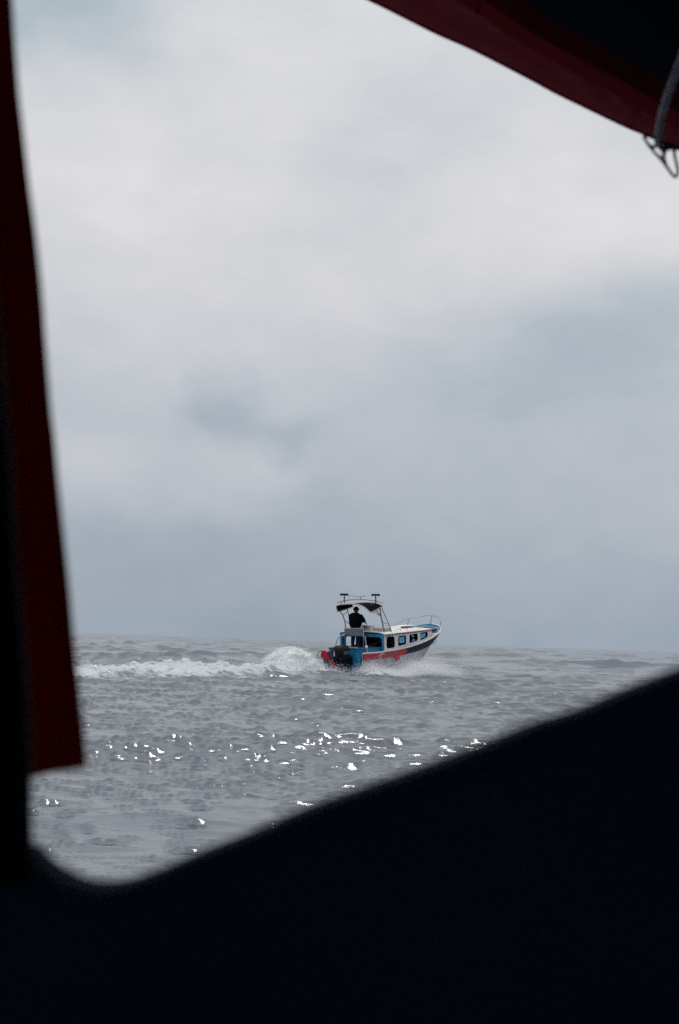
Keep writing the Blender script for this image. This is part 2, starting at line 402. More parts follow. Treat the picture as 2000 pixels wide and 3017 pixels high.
def water_material():
    m = bpy.data.materials.new('sea_water'); m.use_nodes = True
    N, L = m.node_tree.nodes, m.node_tree.links
    b = N['Principled BSDF']
    b.inputs['Base Color'].default_value = (.076, .100, .130, 1); b.inputs['Roughness'].default_value = .12; b.inputs['IOR'].default_value = 2.0
    g = N.new('ShaderNodeNewGeometry')
    mp = N.new('ShaderNodeMapping'); mp.inputs['Scale'].default_value = (1, 1.5, 1); mp.inputs['Rotation'].default_value = (0, 0, .2); L.new(g.outputs['Position'], mp.inputs[0])
    def nz(scale, det, dist=.3):
        n = N.new('ShaderNodeTexNoise'); n.inputs['Scale'].default_value = scale; n.inputs['Detail'].default_value = det; n.inputs['Roughness'].default_value = .6; n.inputs['Distortion'].default_value = dist
        L.new(mp.outputs[0], n.inputs['Vector']); return n.outputs['Fac']
    b0 = N.new('ShaderNodeBump'); b0.inputs['Strength'].default_value = .5; b0.inputs['Distance'].default_value = .015; L.new(nz(.55, 5), b0.inputs['Height'])
    b1 = N.new('ShaderNodeBump'); L.new(b0.outputs[0], b1.inputs['Normal']); b1.inputs['Strength'].default_value = .55; b1.inputs['Distance'].default_value = .012; L.new(nz(2.3, 4), b1.inputs['Height'])
    b2 = N.new('ShaderNodeBump'); b2.inputs['Strength'].default_value = .6; b2.inputs['Distance'].default_value = .009; L.new(nz(9, 4), b2.inputs['Height']); L.new(b1.outputs[0], b2.inputs['Normal'])
    L.new(b2.outputs[0], b.inputs['Normal'])
    # foam
    f = N.new('ShaderNodeBsdfDiffuse'); f.inputs[0].default_value = (.68, .72, .74, 1)
    at = N.new('ShaderNodeAttribute'); at.attribute_name = 'foam'
    n1 = nz(1.6, 8, .8)
    def mth(op, a, bb):
        q = N.new('ShaderNodeMath'); q.operation = op
        for i, v in enumerate((a, bb)):
            if isinstance(v, (int, float)): q.inputs[i].default_value = v
            else: L.new(v, q.inputs[i])
        return q.outputs[0]
    x = mth('ADD', mth('MULTIPLY', at.outputs['Fac'], 1.15), mth('MULTIPLY', mth('SUBTRACT', n1, .5), 4.2))
    mr = N.new('ShaderNodeMapRange'); mr.inputs['From Min'].default_value = .75; mr.inputs['From Max'].default_value = 1.45; mr.clamp = True; L.new(x, mr.inputs[0])
    cut = N.new('ShaderNodeMapRange'); cut.inputs['From Min'].default_value = .02; cut.inputs['From Max'].default_value = .3; cut.clamp = True; L.new(at.outputs['Fac'], cut.inputs[0])
    fac = mth('MULTIPLY', mth('MULTIPLY', mr.outputs[0], cut.outputs[0]), .93)
    fb = N.new('ShaderNodeBump'); fb.inputs['Strength'].default_value = .9; fb.inputs['Distance'].default_value = .12; L.new(nz(5, 6, .6), fb.inputs['Height'])
    L.new(fb.outputs[0], f.inputs['Normal'])
    mx = N.new('ShaderNodeMixShader'); L.new(fac, mx.inputs[0]); L.new(b.outputs[0], mx.inputs[1]); L.new(f.outputs[0], mx.inputs[2])
    L.new(mx.outputs[0], N['Material Output'].inputs[0])
    return m
sea, (SX, SY, SZ) = sea_mesh()
sea.data.materials.append(water_material())

# ------------------------------------------------------------------ spray: thousands of droplets and foam flecks
def droplet_mesh(name, P, size, m, label):
    P = np.asarray(P); n = len(P)
    V = P[:, None, :] + rng.normal(0, .75, (n, 3, 3)) * np.asarray(size)[:, None, None]
    F = np.arange(n * 3).reshape(-1, 3)
    me = bpy.data.meshes.new(name)
    me.vertices.add(n * 3); me.vertices.foreach_set('co', V.astype(np.float32).ravel())
    me.loops.add(F.size); me.loops.foreach_set('vertex_index', F.astype(np.int32).ravel())
    me.polygons.add(len(F)); me.polygons.foreach_set('loop_start', np.arange(0, F.size, 3, dtype=np.int32)); me.polygons.foreach_set('loop_total', np.full(len(F), 3, np.int32))
    me.update(calc_edges=True); me.materials.append(m)
    o = bpy.data.objects.new(name, me); COL.objects.link(o); settag(o, label, 'spray', None, 'stuff'); return o
foam_m = mat('white_spray_water', (.97, .98, .99), .9, spec=.0, trans=.5)
def loc2w(S, T, Z): return np.stack([BO.x + S * fwd[0] + T * stb[0], BO.y + S * fwd[1] + T * stb[1], Z], -1)

# the hump of water the engine throws up behind the transom
def plume():
    c = np.array([-1.95, 71.3]); nU, nV = 90, 34; rows = []
    for j in range(nV + 1):
        e = (j / nV) * pi / 2; row = []
        for i in range(nU):
            a = 2 * pi * i / nU
            row.append((cos(a) * cos(e), sin(a) * cos(e), sin(e)))
        rows.append(row)
    P = np.array(rows)
    n = fbm((P[..., 0] + 2) * 5, (P[..., 1] + P[..., 2] * 2 + 2) * 5, 5, 91)
    rr = .80 + .45 * n
    skew = P[..., 2]
    Xw = c[0] + P[..., 0] * 1.25 * rr + .10 * skew; Yw = c[1] + P[..., 1] * 1.0 * rr; Zw = -.12 + P[..., 2] * 1.22 * rr
    g = G(); g.grid([[(Xw[j, i], Yw[j, i], Zw[j, i]) for i in range(nU)] for j in range(nV + 1)], closed=True)
    m = bpy.data.materials.new('churned_water'); m.use_nodes = True
    N, L = m.node_tree.nodes, m.node_tree.links; b = N['Principled BSDF']; b.inputs['Roughness'].default_value = .35; b.inputs['Specular IOR Level'].default_value = .4
    ge = N.new('ShaderNodeNewGeometry'); nz = N.new('ShaderNodeTexNoise'); nz.inputs['Scale'].default_value = 3.2; nz.inputs['Detail'].default_value = 9; nz.inputs['Roughness'].default_value = .65; nz.inputs['Distortion'].default_value = .6
    L.new(ge.outputs['Position'], nz.inputs['Vector'])
    rp = N.new('ShaderNodeValToRGB'); rp.color_ramp.elements[0].position = .30; rp.color_ramp.elements[0].color = (.34, .41, .43, 1); rp.color_ramp.elements[1].position = .56; rp.color_ramp.elements[1].color = (.84, .89, .90, 1)
    L.new(nz.outputs['Fac'], rp.inputs[0]); L.new(rp.outputs[0], b.inputs['Base Color'])
    bp = N.new('ShaderNodeBump'); bp.inputs['Strength'].default_value = .8; bp.inputs['Distance'].default_value = .1; L.new(nz.outputs['Fac'], bp.inputs['Height']); L.new(bp.outputs[0], b.inputs['Normal'])
    o = g.make('wake_hump', m, smooth=True)
    settag(o, 'rounded greenish white hump of churned water behind the outboard engine', 'wake', None, 'stuff')
    # droplets leaving its surface
    n_ = 60000
    e = np.arcsin(rng.random(n_) ** .6); a = rng.uniform(0, 2 * pi, n_)
    r_ = .93 + np.abs(rng.normal(0, .11, n_)) + .07 * rng.random(n_)
    P = np.stack([c[0] + .1 + np.cos(a) * np.cos(e) * 1.2 * r_, c[1] + np.sin(a) * np.cos(e) * 1.05 * r_, -.1 + np.sin(e) * 1.12 * r_], -1)
    # lighter skirt on the boat side and trailing away on the other
    m_ = 60000
    s = rng.uniform(-7, -.9, m_); w = .9 + .08 * -s
    t = rng.normal(0, 1, m_) * w * .75 - .1
    zz = np.abs(rng.normal(0, .20, m_)) * np.clip(1.3 - np.abs(s + 3.2) / 5, .2, 1.2) + .05
    Q = loc2w(s, t, zz)
    return np.concatenate([P, Q])
D = [plume()]
# along the wake ridge
n_ = 110000
s = -rng.uniform(3, 34, n_); t = rng.normal(0, 1, n_) * (1.1 + .035 * -s)
zz = np.abs(rng.normal(.05, .16, n_)) * (fbm(s * .9, t * .9, 3, 40) * 1.9 - .2).clip(.05, 2) + .04
D.append(loc2w(s, t, zz))
D = np.concatenate(D)
droplet_mesh('wake_spray', D, rng.uniform(.006, .017, len(D)), foam_m, 'white spray drops flying over the wake behind the tour boat')
# thrown out on the starboard side and round the stern
n_ = 130000
s = rng.uniform(.15, 5.6, n_)
t = 1.05 + np.abs(rng.normal(0, .55, n_)) * (1 + .25 * (5.4 - s).clip(0, 6)) * .6
t = np.where(s > 3, t - .12 * (s - 3), t)
zz = np.abs(rng.normal(0, 1, n_)) * (.10 + .12 * np.exp(-((s - 4.2) / 1.6) ** 2) + .20 * np.exp(-((s - .1) / .8) ** 2)) * np.exp(-((t - 1.1) / 2.2) ** 2) + .03 + .12 * np.clip(s / 3, 0, 1)
A_ = loc2w(s, t, zz)
n_ = 110000
q = rng.uniform(-.5, 9.5, n_)
p0 = np.array([1.0, 75.0]); dirb = np.array([.70, .71]); nrm = np.array([.71, -.70])
off = rng.normal(0, .6, n_)
zz = np.abs(rng.normal(.12, .17, n_)) * np.clip(1.25 - q / 8, .05, 1)
B_ = np.stack([p0[0] + dirb[0] * q + nrm[0] * off, p0[1] + dirb[1] * q + nrm[1] * off, zz + .05], -1)
n_ = 120000                                                     # mist standing off the starboard bow
q = rng.normal(0, 1, (n_, 3))
C_ = np.stack([3.3 + q[:, 0] * 1.05, 77.2 + q[:, 1] * .8, .20 + np.abs(q[:, 2]) * .27], -1)
n_ = 24000                                                     # low splash beside the engine
q = rng.normal(0, 1, (n_, 3))
E_ = loc2w(.1 + q[:, 0] * .25, 1.15 + q[:, 1] * .25, .05 + np.abs(q[:, 2]) * .20)
D2 = np.concatenate([A_, B_, C_, E_])
droplet_mesh('hull_spray', D2, rng.uniform(.006, .016, len(D2)), foam_m, 'white spray thrown out along the starboard side of the tour boat')

# ------------------------------------------------------------------ the tour boat (local x forward, y port, z up)
boat = empty('tour_boat', mw=BM, label='white, blue and red open tour boat speeding away with its bow raised', cat='boat')
sheer = [(0, 1.09, .96), (1, 1.14, .93), (2.6, 1.21, .95), (4, 1.22, 1.05), (5.2, 1.18, 1.20), (6.1, 1.10, 1.39), (6.6, .97, 1.52), (7.0, .74, 1.63), (7.28, .42, 1.72), (7.38, 0, 1.76)]
band = [(0, 1.07, .68), (1, 1.11, .65), (2.65, 1.16, .67), (4.1, 1.12, .73), (5.2, 1.00, .83), (6.0, .82, .93), (6.5, .62, 1.02), (6.85, .38, 1.10), (7.0, .18, 1.15), (7.06, 0, 1.18)]
chine = [(0, .92, .10), (1, .95, .10), (2.65, .95, .10), (4.1, .84, .10), (5.2, .64, .17), (5.95, .42, .32), (6.3, .27, .46), (6.5, .14, .58), (6.6, .05, .67), (6.64, 0, .72)]
keel = [(0, 0, -.35), (1, 0, -.35), (2.65, 0, -.33), (4.1, 0, -.24), (5.1, 0, -.12), (5.7, 0, .02), (6.05, 0, .2), (6.3, 0, .38), (6.44, 0, .52), (6.54, 0, .64)]
def cl(line, sg, k=5):
    return [Vector((p.x, sg * max(p.y, 0), p.z)) for p in catmull([Vector(q) for q in line], k)]
def loft(lines): return [[l[i] for l in lines] for i in range(len(lines[0]))]
g = G()
for sg in (-1, 1):
    S_, B_l, C_l, K_l = cl(sheer, sg), cl(band, sg), cl(chine, sg), cl(keel, sg)
    g.grid([S_, B_l]); g.grid([B_l, C_l]); g.grid([C_l, K_l])
hull = g.make('hull', M['hullwhite'], boat, solid=.03, off=-1, label='white hull bottom')
def out(p, sg, d): return Vector((p.x + (d * .6 if p.x > 6.2 else 0), p.y + sg * d, p.z))
g = G()
for sg in (-1, 1):
    S_, B_l = cl(sheer, sg), cl(band, sg); i0 = 12 if sg < 0 else 12
    mid = [(a * .5 + b * .5) for a, b in zip(S_, B_l)]
    g.grid([[out(p, sg, .03) + Vector((0, 0, -.03)) for p in S_[i0:]], [out(p, sg, .035) for p in mid[i0:]], [out(p, sg, .03) for p in B_l[i0:]], [out(p, sg, .0) + Vector((0, 0, .0)) for p in B_l[i0:]]])
g.make('topside_band', M['navy'], boat, label='navy blue band round the bow').modifiers.new('solid', 'SOLIDIFY').thickness = .02
for sg in (-1, 1):
    S_, B_l = cl(sheer, sg), cl(band, sg); i1 = 13
    g = G(); g.grid([[out(p, sg, .045) + Vector((0, 0, -.03)) for p in S_[:i1]], [out(a * .5 + b * .5, sg, .05) for a, b in zip(S_[:i1], B_l[:i1])], [out(p, sg, .045) for p in B_l[:i1]]])
    g.make('side_panel', M['red'], boat, solid=.03, label='red side panel')
    if sg < 0:
        y = -1.24
        rp = G(); rp.prism([(2.33, y, .70), (2.62, y - .01, .72), (2.68, y - .01, .50), (2.41, y, .46)], (0, .03, 0)); rp.make('panel_foot', M['red'], boat)
        fp = G(); fp.grid([[out(p, sg, .066) + Vector((0, 0, -.05)) for p in S_[4:11]], [out(p * .4 + q * .6, sg, .068) for p, q in zip(S_[4:11], B_l[4:11])], [out(p, sg, .066) + Vector((0, 0, .03)) for p in B_l[4:11]]]); fp.make('faded_patch', M['faded'], boat, solid=.006)
        em = G(); yy = -1.238
        em.tube([(1.02, yy + .01, .70), (1.08, yy, .80), (1.22, yy, .87), (1.42, yy, .885)], .012, 5); em.tube([(1.12, yy, .69), (1.2, yy, .77), (1.32, yy, .83), (1.47, yy, .82)], .010, 5); em.tube([(1.02, yy, .68), (1.12, yy, .66), (1.2, yy, .69)], .010, 5)
        em.make('emblem', M['badge'], boat, label='pale curved emblem on the red side panel')
# gunwale cap
for sg in (-1, 1):
    S_ = cl(sheer, sg)
    g = G(); g.tube([p + Vector((0, 0, .0)) for p in S_[:26]], .036, 6, smooth_it=False); g.make('gunwale_cap', M['white'], boat, True)
    g = G(); g.tube(S_[25:], .040, 8, smooth_it=False); g.make('gunwale_cap', M['roofwhite'] if sg < 0 else M['paleblue'], boat, True)
# inner bulwark and bow well
g = G()
for sg in (-1, 1):
    S_ = cl(sheer, sg)[24:]
    inn = [Vector((p.x - .06, p.y * .955, p.z + .005)) for p in S_]
    low = [Vector((p.x - .12, p.y * .87, min(p.z - .25, 1.20))) for p in S_]
    g.grid([inn, low])
    g.grid([low, [Vector((p.x, 0, p.z)) for p in low]])
g.make('bow_well', M['blue'], boat, label='bright blue inside of the bow')
g = G()
for sg in (-1, 1):
    S_ = cl(sheer, sg)[36:]
    g.grid([[Vector((p.x - .06, p.y * .93, p.z - .10)) for p in S_], [Vector((6.78, 0, p.z - .10)) for p in S_]])
g.make('bow_deck', M['blue'], boat, solid=.03)
g = G(); g.box((6.55, -.62, 1.40), (6.70, .62, 1.43)); g.make('bow_bench', M['blue'], boat)
# cockpit: inner faces, floor, aft box, motor well
for sg in (-1, 1):
    g = G(); g.grid([[(x, sg * 1.01, .94) for x in (.02, 1, 1.6)], [(x, sg * .84, .27) for x in (.02, 1, 1.6)]]); g.make('cockpit_lining', M['blue'], boat, solid=.01)
g = G(); g.prism([(.2, -.88, .24), (4.3, -.78, .24), (5.0, -.5, .26), (5.0, .5, .26), (4.3, .78, .24), (.2, .88, .24)], (0, 0, .03)); g.make('cockpit_floor', M['inside'], boat)
g = G(); g.prism([(.42, -1.01, 1.10), (.42, 1.01, 1.10), (.42, .98, .70), (.42, .84, .28), (.42, -.84, .28), (.42, -.98, .70)], (1.08, 0, 0)); g.make('aft_box', M['blue'], boat)
g = G(); g.box((.40, -1.05, 1.10), (1.52, 1.05, 1.135), bev=.008); g.make('aft_deck', M['deepblue'], boat)
g = G(); g.prism([(.12, 1.02, .99), (.12, .72, 1.00), (.12, .55, 1.10), (.12, -.2, 1.12), (.12, -.2, -.3), (.12, .1, -.3), (.12, .9, .3)], (.06, 0, 0)); g.make('transom_board', M['deepblue'], boat)
g = G(); g.prism([(.14, -.2, .98), (.14, -1.0, .92), (.14, -.86, .2), (.14, -.2, -.15)], (.05, 0, 0)); g.make('transom_board', M['blue'], boat)
def Lp(cx, cy, X):
    "point of the transom plane (local x = X) seen at a pixel of the photograph"
    Mi = BM.inverted(); o = Mi @ Vector((0, 0, EYE)); d = (Mi.to_3x3() @ ray(cx, cy)); t = (X - o.x) / d.x; return o + d * t
poly = [(175, 300), (260, 298), (375, 350), (400, 450), (470, 610), (570, 690), (620, 800), (700, 1000), (640, 1040), (560, 985), (510, 830), (440, 670), (330, 590), (215, 510)]
g = G(); g.prism([Lp(930 + a / 11.2, 1890 + b / 11.2, -.02) for a, b in poly], (.10, 0, 0)); g.make('stern_trim', M['red'], boat, label='red edge of the transom')
g = G(); g.tube([Lp(*q, .0) + Vector((0, .0, 0)) for q in ((946, 1917), (938, 1922), (935.5, 1932), (940, 1939.5), (949, 1937))], .022, 6); g.make('stern_ring', M['greysteel'], boat, True)
g = G(); g.tube([(6.95, -.5, 1.1), (7.0, -.48, .98), (6.9, -.42, .88), (6.75, -.42, .95)], .013, 6); g.make('bow_ring', M['greysteel'], boat, True)

# cabin
def wy(x): return float(np.interp(x, [1.58, 3, 4.5, 5.95], [1.15, 1.13, 1.05, .88]))
sh = curve_fn([(p[0], p[2]) for p in sheer])
def wtop(x): return float(np.interp(x, [1.58, 5.95], [1.655, 1.60]))
def wbot(x): return sh(x) - .02
WIN = [(1.76, 2.42, 1.06, 1.54), (2.72, 3.40, 1.12, 1.53), (3.72, 4.47, 1.19, 1.53), (4.76, 5.53, 1.26, 1.54)]
PWIN = [(1.75, 2.75, 1.06, 1.56), (2.9, 3.6, 1.13, 1.52), (3.78, 4.50, 1.20, 1.52), (4.80, 5.54, 1.27, 1.53)]
def rrect(x0, x1, z0, z1, r, n=6):
    P = []
    for cx, cz, a0 in ((x1 - r, z1 - r, 0), (x0 + r, z1 - r, pi / 2), (x0 + r, z0 + r, pi), (x1 - r, z0 + r, 1.5 * pi)):
        for k in range(n): a = a0 + (pi / 2) * k / (n - 1); P.append((cx + r * cos(a), cz + r * sin(a)))
    return P
def cabin_wall(sg, wins):
    g = G(); xs = [1.58]
    for w in wins: xs += [w[0] - .08, w[1] + .08]
    xs.append(5.95)
    p3 = lambda x, z: Vector((x, sg * wy(x), z))
    for i in range(0, len(xs), 2):
        a, b = xs[i], xs[i + 1]
        if b - a > .001: g.grid([[p3(a + (b - a) * k / 3, wbot(a + (b - a) * k / 3)) for k in range(4)], [p3(a + (b - a) * k / 3, wtop(a + (b - a) * k / 3)) for k in range(4)]])
    for w in wins:
        a, b = w[0] - .08, w[1] + .08
        slope = (wbot(b) - wbot(a)) / (b - a)
        inn = rrect(w[0], w[1], w[2], w[3], .09)
        inn = [(x, z + slope * (x - (a + b) / 2) * (1 if z < (w[2] + w[3]) / 2 else .0)) for x, z in inn]
        cx, cz = (w[0] + w[1]) / 2, (w[2] + w[3]) / 2
        outr = []
        for x, z in rrect(a, b, 0, 1, .0001):
            outr.append((x, wtop(x) if z > .5 else wbot(x)))
        n = len(inn)
        g.add([p3(x, z) for x, z in inn] + [p3(x, z) for x, z in outr], [(k, (k + 1) % n, n + (k + 1) % n, n + k) for k in range(n)])
    return g.make('cabin_wall', M['white'], boat, solid=.035, off=0)
wallS = cabin_wall(-1, WIN); wallP = cabin_wall(1, PWIN)
for sg in (-1, 1):
    S_ = [p for p in cl(sheer, sg) if 3.2 < p.x < 6.4]
    g = G(); g.grid([[Vector((p.x, p.y, p.z - .01)) for p in S_], [Vector((min(p.x, 5.93), sg * (wy(min(p.x, 5.93)) - .01), p.z - .012)) for p in S_]]); g.make('side_deck', M['white'], boat, solid=.02)
# window seals
for sg, wins in ((-1, WIN), (1, PWIN)):
    for w in wins:
        sl = (wbot(w[1]) - wbot(w[0])) / (w[1] - w[0])
        pts = [(x, z + (sl * (x - (w[0] + w[1]) / 2) if z < (w[2] + w[3]) / 2 else 0)) for x, z in rrect(w[0], w[1], w[2], w[3], .09)]
        g = G(); g.tube([Vector((x, sg * wy(x), z)) for x, z in pts], .022, 5, closed=True, smooth_it=False); g.make('window_seal', M['rubber'], boat, True)
# blue curtains in three of the windows
def curt(pts, label=None):
    g = G(); v = [Vector((x, -(wy(x) - .045) , z)) for x, z in pts]; g.prism(v, (0, .006, 0)); g.make('curtain', M['curtain'], boat, label=label)
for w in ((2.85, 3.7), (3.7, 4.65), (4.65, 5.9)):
    g = G(); g.prism([(x, wy(x) - .05, z) for x, z in ((w[0], sh(w[0]) + .02), (w[1], sh(w[1]) + .02), (w[1], 1.60), (w[0], 1.61))], (0, -.006, 0)); g.make('window_blocker', M['dkcloth'], boat)  # dark sheets added over port windows to keep daylight out of the cabin
curt([(2.93, 1.46), (3.40, 1.49), (3.41, 1.20), (3.05, 1.20), (2.84, 1.25), (2.93, 1.33)], 'pale blue curtain filling the window')
curt([(3.98, 1.48), (4.22, 1.49), (4.24, 1.40), (4.14, 1.38)]); curt([(4.0, 1.20), (4.13, 1.30), (4.24, 1.31), (4.36, 1.24), (4.2, 1.215)])
curt([(4.79, 1.47), (5.42, 1.49), (5.42, 1.33), (4.79, 1.24)], 'pale blue curtain across the foremost window')
# front bulkhead, ceiling lining, bench
g = G(); g.grid([[(5.95, y, 1.05) for y in (-.88, 0, .88)], [(5.95, y, 1.60 + .06 * (1 - (y / .88) ** 2)) for y in (-.88, 0, .88)]]); g.make('front_bulkhead', M['inside'], boat, solid=.03)
for sg in (-1, 1):
    g = G(); g.box((1.7, sg * .45, .40), (4.7, sg * .82, .62), bev=.02); g.make('bench', M['inside'], boat)
# aft frame of the cabin: beam and posts round a wide opening
g = G()
inn = rrect(-1.07, .93, 1.02, 1.56, .17, 7); no = len(inn)
outr = []
for y, z in rrect(-1.16, 1.16, 0, 1, .0001, 7): outr.append((y, (1.655 + .115 * max(0, 1 - (y / 1.2) ** 2) ** .35 if z > .5 else .93)))
g.add([(1.55, y, z) for y, z in inn] + [(1.55, y, z) for y, z in outr], [(k, (k + 1) % no, no + (k + 1) % no, no + k) for k in range(no)])
g.make('aft_frame', M['blue'], boat, solid=.07, off=0)
# roof
g = G(); rows = []
for i in range(25):
    x = 1.50 + (6.02 - 1.50) * i / 24; h = .11 * min(1, ((6.02 - x) / .9)) ** .5 if x < 6.02 else 0
    w = wy(x) + .05; z0 = wtop(x) + .01
    rows.append([(x, w * cos(pi * k / 14) , z0 + h * sin(pi * k / 14) ** .7 + .0) for k in range(15)])
g.grid(rows); g.make('roof', M['roofwhite'], boat, smooth=True, solid=.035, off=1)
for sg in (-1, 1):
    g = G(); g.tube([(x, sg * (wy(x) + .055), wtop(x) + .012) for x in np.linspace(2.42, 5.98, 9)], .034, 6); g.make('roof_stripe', M['darkred'], boat, True, label='dark red strip along the roof edge')
# lettering on the cabin side
tcu = bpy.data.curves.new('lettering', 'FONT'); tcu.body = 'CONCUF'; tcu.size = .155; tcu.extrude = .004; tcu.space_character = 1.02
to = bpy.data.objects.new('lettering', tcu); COL.objects.link(to)
bpy.context.view_layer.update()
me = bpy.data.meshes.new_from_object(to.evaluated_get(bpy.context.evaluated_depsgraph_get())); bpy.data.objects.remove(to)
me.materials.clear(); me.materials.append(M['ink']); to = bpy.data.objects.new('lettering', me); COL.objects.link(to); to.parent = boat
to.matrix_local = Matrix.Translation((1.64, -1.178, 1.535)) @ Matrix.Rotation(pi / 2, 4, 'X'); to['label'] = 'dark letters on the white cabin side'

# roof furniture
g = G(); g.prism([(4.28, -.50, 1.745), (4.62, -.56, 1.74), (5.05, -.52, 1.735), (5.18, -.38, 1.74), (5.05, -.18, 1.75), (4.45, -.18, 1.76)], (0, 0, .075)); g.make('hatch', M['wood'], boat, label='dark brown roof hatch')
g = G(); g.box((4.7, -.02, 1.74), (5.9, .62, 1.81), bev=.03); g.make('roof_locker', M['roofwhite'], boat)
g = G(); g.box((1.64, -.95, 1.745), (1.70, -.55, 1.80), bev=.01); g.make('roof_vent', M['rubber'], boat)
def rail(name, pts, r, m='steel', n=6, **k):
    g = G(); g.tube(pts, r, n, **k); return g.make(name, M[m], boat, True)
zr = lambda x: wtop(x) + .05
for sg in (-1, 1):
    y = lambda x: sg * (wy(x) - .10)
    rail('handrail', [(2.62, y(2.62), zr(2.6)), (2.66, y(2.66), zr(2.6) + .10), (2.9, y(2.9), zr(2.9) + .14), (4.2, y(4.2), zr(4.2) + .15), (5.62, y(5.62), zr(5.6) + .16), (5.72, y(5.7), zr(5.7) + .13), (5.85, y(5.85), zr(5.8))], .012)
    for x in (3.1, 3.72, 4.95): rail('rail_post', [(x, y(x), zr(x)), (x, y(x), zr(x) + .15)], .013, 'greysteel')
# bow rail
def br(s, h): return s
bowr = [(5.3, .95, 1.70), (5.9, 1.0, 1.86), (6.5, .98, 1.97), (7.0, .82, 2.06), (7.38, .52, 2.13), (7.52, .15, 2.15), (7.50, -.2, 2.12), (7.33, -.55, 2.02), (7.0, -.80, 1.86), (6.75, -.92, 1.70), (6.65, -.96, 1.55)]
rail('bow_rail', bowr, .016)
for a, b in (((5.75, .98, 1.82), (5.72, 1.08, 1.34)), ((6.85, .88, 2.03), (6.62, .94, 1.55)), ((7.50, .05, 2.15), (7.33, .0, 1.78)), ((7.2, -.68, 1.95), (7.1, -.62, 1.66))): rail('rail_post', [a, b], .017, 'greysteel')

# canopy over the helm
def arch(x, z0, h, y0, y1, n=16, drop=0.0): return [Vector((x, y0 + (y1 - y0) * k / n, z0 + h * (1 - abs(2 * k / n - 1) ** 2.4))) for k in range(n + 1)]
aftA = catmull([Vector((1.15, y, z)) for y, z in ((1.0, 2.68), (1.08, 2.86), (1.0, 2.96), (.6, 3.01), (.1, 3.03), (-.2, 2.98), (-.5, 2.85), (-.66, 2.73), (-.79, 2.67))], 2)
foreA = catmull([Vector((2.15, y, z)) for y, z in ((.86, 2.84), (.90, 2.92), (.82, 2.98), (.5, 3.02), (.1, 3.04), (-.2, 3.03), (-.45, 3.0), (-.64, 2.94), (-.74, 2.88))], 2)
g = G(); rows = []
for i in range(7):
    t = i / 6; rows.append([a.lerp(b, t) + Vector((0, 0, -.035 * sin(pi * t))) for a, b in zip(aftA, foreA)])
g.grid(rows); g.make('canopy', M['canvas'], boat, smooth=True, solid=.015)
rail('canopy_frame', aftA, .023, smooth_it=False); rail('canopy_frame', foreA, .020, smooth_it=False)
for k in (0, 16): rail('canopy_frame', [aftA[k], (aftA[k] + foreA[k]) / 2, foreA[k]], .020)
# legs
for pts, r, m in (([(1.25, .97, 2.72), (1.42, .90, 2.45), (1.50, .84, 2.0), (1.50, .86, 1.13)], .027, 'greysteel'),
                  ([(1.75, .92, 2.80), (1.83, .88, 2.45), (1.95, .84, 1.74)], .022, 'greysteel'),
                  ([(1.50, .84, 2.25), (1.9, .86, 2.05)], .016, 'greysteel'), ([(1.42, .90, 2.52), (1.80, .90, 2.66)], .016, 'greysteel'),
                  ([(1.95, -.72, 2.86), (1.90, -.80, 2.5), (1.85, -.92, 2.1), (1.80, -1.03, 1.70)], .036, 'greysteel'),
                  ([(2.05, -.72, 2.88), (2.2, -.85, 2.4), (2.42, -1.03, 1.72)], .020, 'greysteel'),
                  ([(1.2, -.78, 2.70), (1.5, -.80, 2.62), (1.88, -.82, 2.45)], .017, 'greysteel'),
                  ([(1.45, -.77, 2.77), (1.65, -.80, 2.65), (1.88, -.83, 2.42)], .022, 'greysteel'),
                  ([(1.88, -.86, 2.3), (1.98, -.93, 2.15), (2.22, -.9, 2.12)], .014, 'greysteel')):
    rail('canopy_leg', pts, r, m)
# rack above the canopy with two lamps and an aerial
rk = arch(1.7, 3.05, .15, 1.40, -1.08); rail('roof_rack', rk, .022, 'steel', smooth_it=False)
for y in (1.18, -.45): rail('rack_post', [(1.7, y, 3.08), (1.65, y, 2.93)], .022, 'greysteel')
for y in (1.02, -.67):
    g = G(); g.tube([(1.7, y, 3.04), (1.7, y, 3.40)], .026, 7); lp = g.make('lamp_post', M['rubber'], boat, True)
    g = G(); g.box((1.62, y - .18, 3.38), (1.78, y + .18, 3.455), bev=.015); g.box((1.66, y - .19, 3.36), (1.74, y - .15, 3.39)); g.box((1.66, y + .15, 3.36), (1.74, y + .19, 3.39)); g.make('lamp_head', M['rubber'], lp)
rail('aerial', [(1.7, .78, 3.37), (1.7, .3, 3.32), (1.7, .1, 3.33), (1.7, -.12, 3.37)], .012, 'greysteel'); rail('aerial_stem', [(1.7, .15, 3.33), (1.7, .15, 3.20)], .015, 'greysteel')
# seat back panel on poles
g = G(); g.box((.88, -.52, 1.64), (.93, .45, 1.95), bev=.015); sb = g.make('seat_back', M['mesh'], boat)
rail('seat_frame', [(.90, .47, 1.13), (.90, .47, 1.97), (.90, -.53, 1.97), (.90, -.53, 1.60), (.90, -.50, .66)], .020, 'steel', smooth_it=False)
rail('seat_rail', [(.30, .52, 1.16), (.42, .30, 1.175), (.42, -.55, 1.15)], .022, 'steel')
rail('stern_arch', [(.2, .50, 1.20), (.24, .42, 1.5), (.32, .30, 1.66), (.5, .18, 1.72), (.88, .35, 1.74)], .022, 'steel')
g = G(); g.tube([(1.5, 1.02, 1.14), (1.42, .98, 1.45), (1.35, .80, 1.63), (1.4, .5, 1.66)], .07, 8); g.make('side_arch', M['blue'], boat, True)
rail('stern_pole', [(.42, -.93, 1.66), (.42, -.99, 1.25), (.42, -1.06, .94)], .026, 'roof' if False else 'steel')
g = G(); g.ball((.41, -1.0, 1.22), .065); g.make('pole_highlight', M['roofwhite'], boat, True)  # white ball stands in for the highlight on the pole
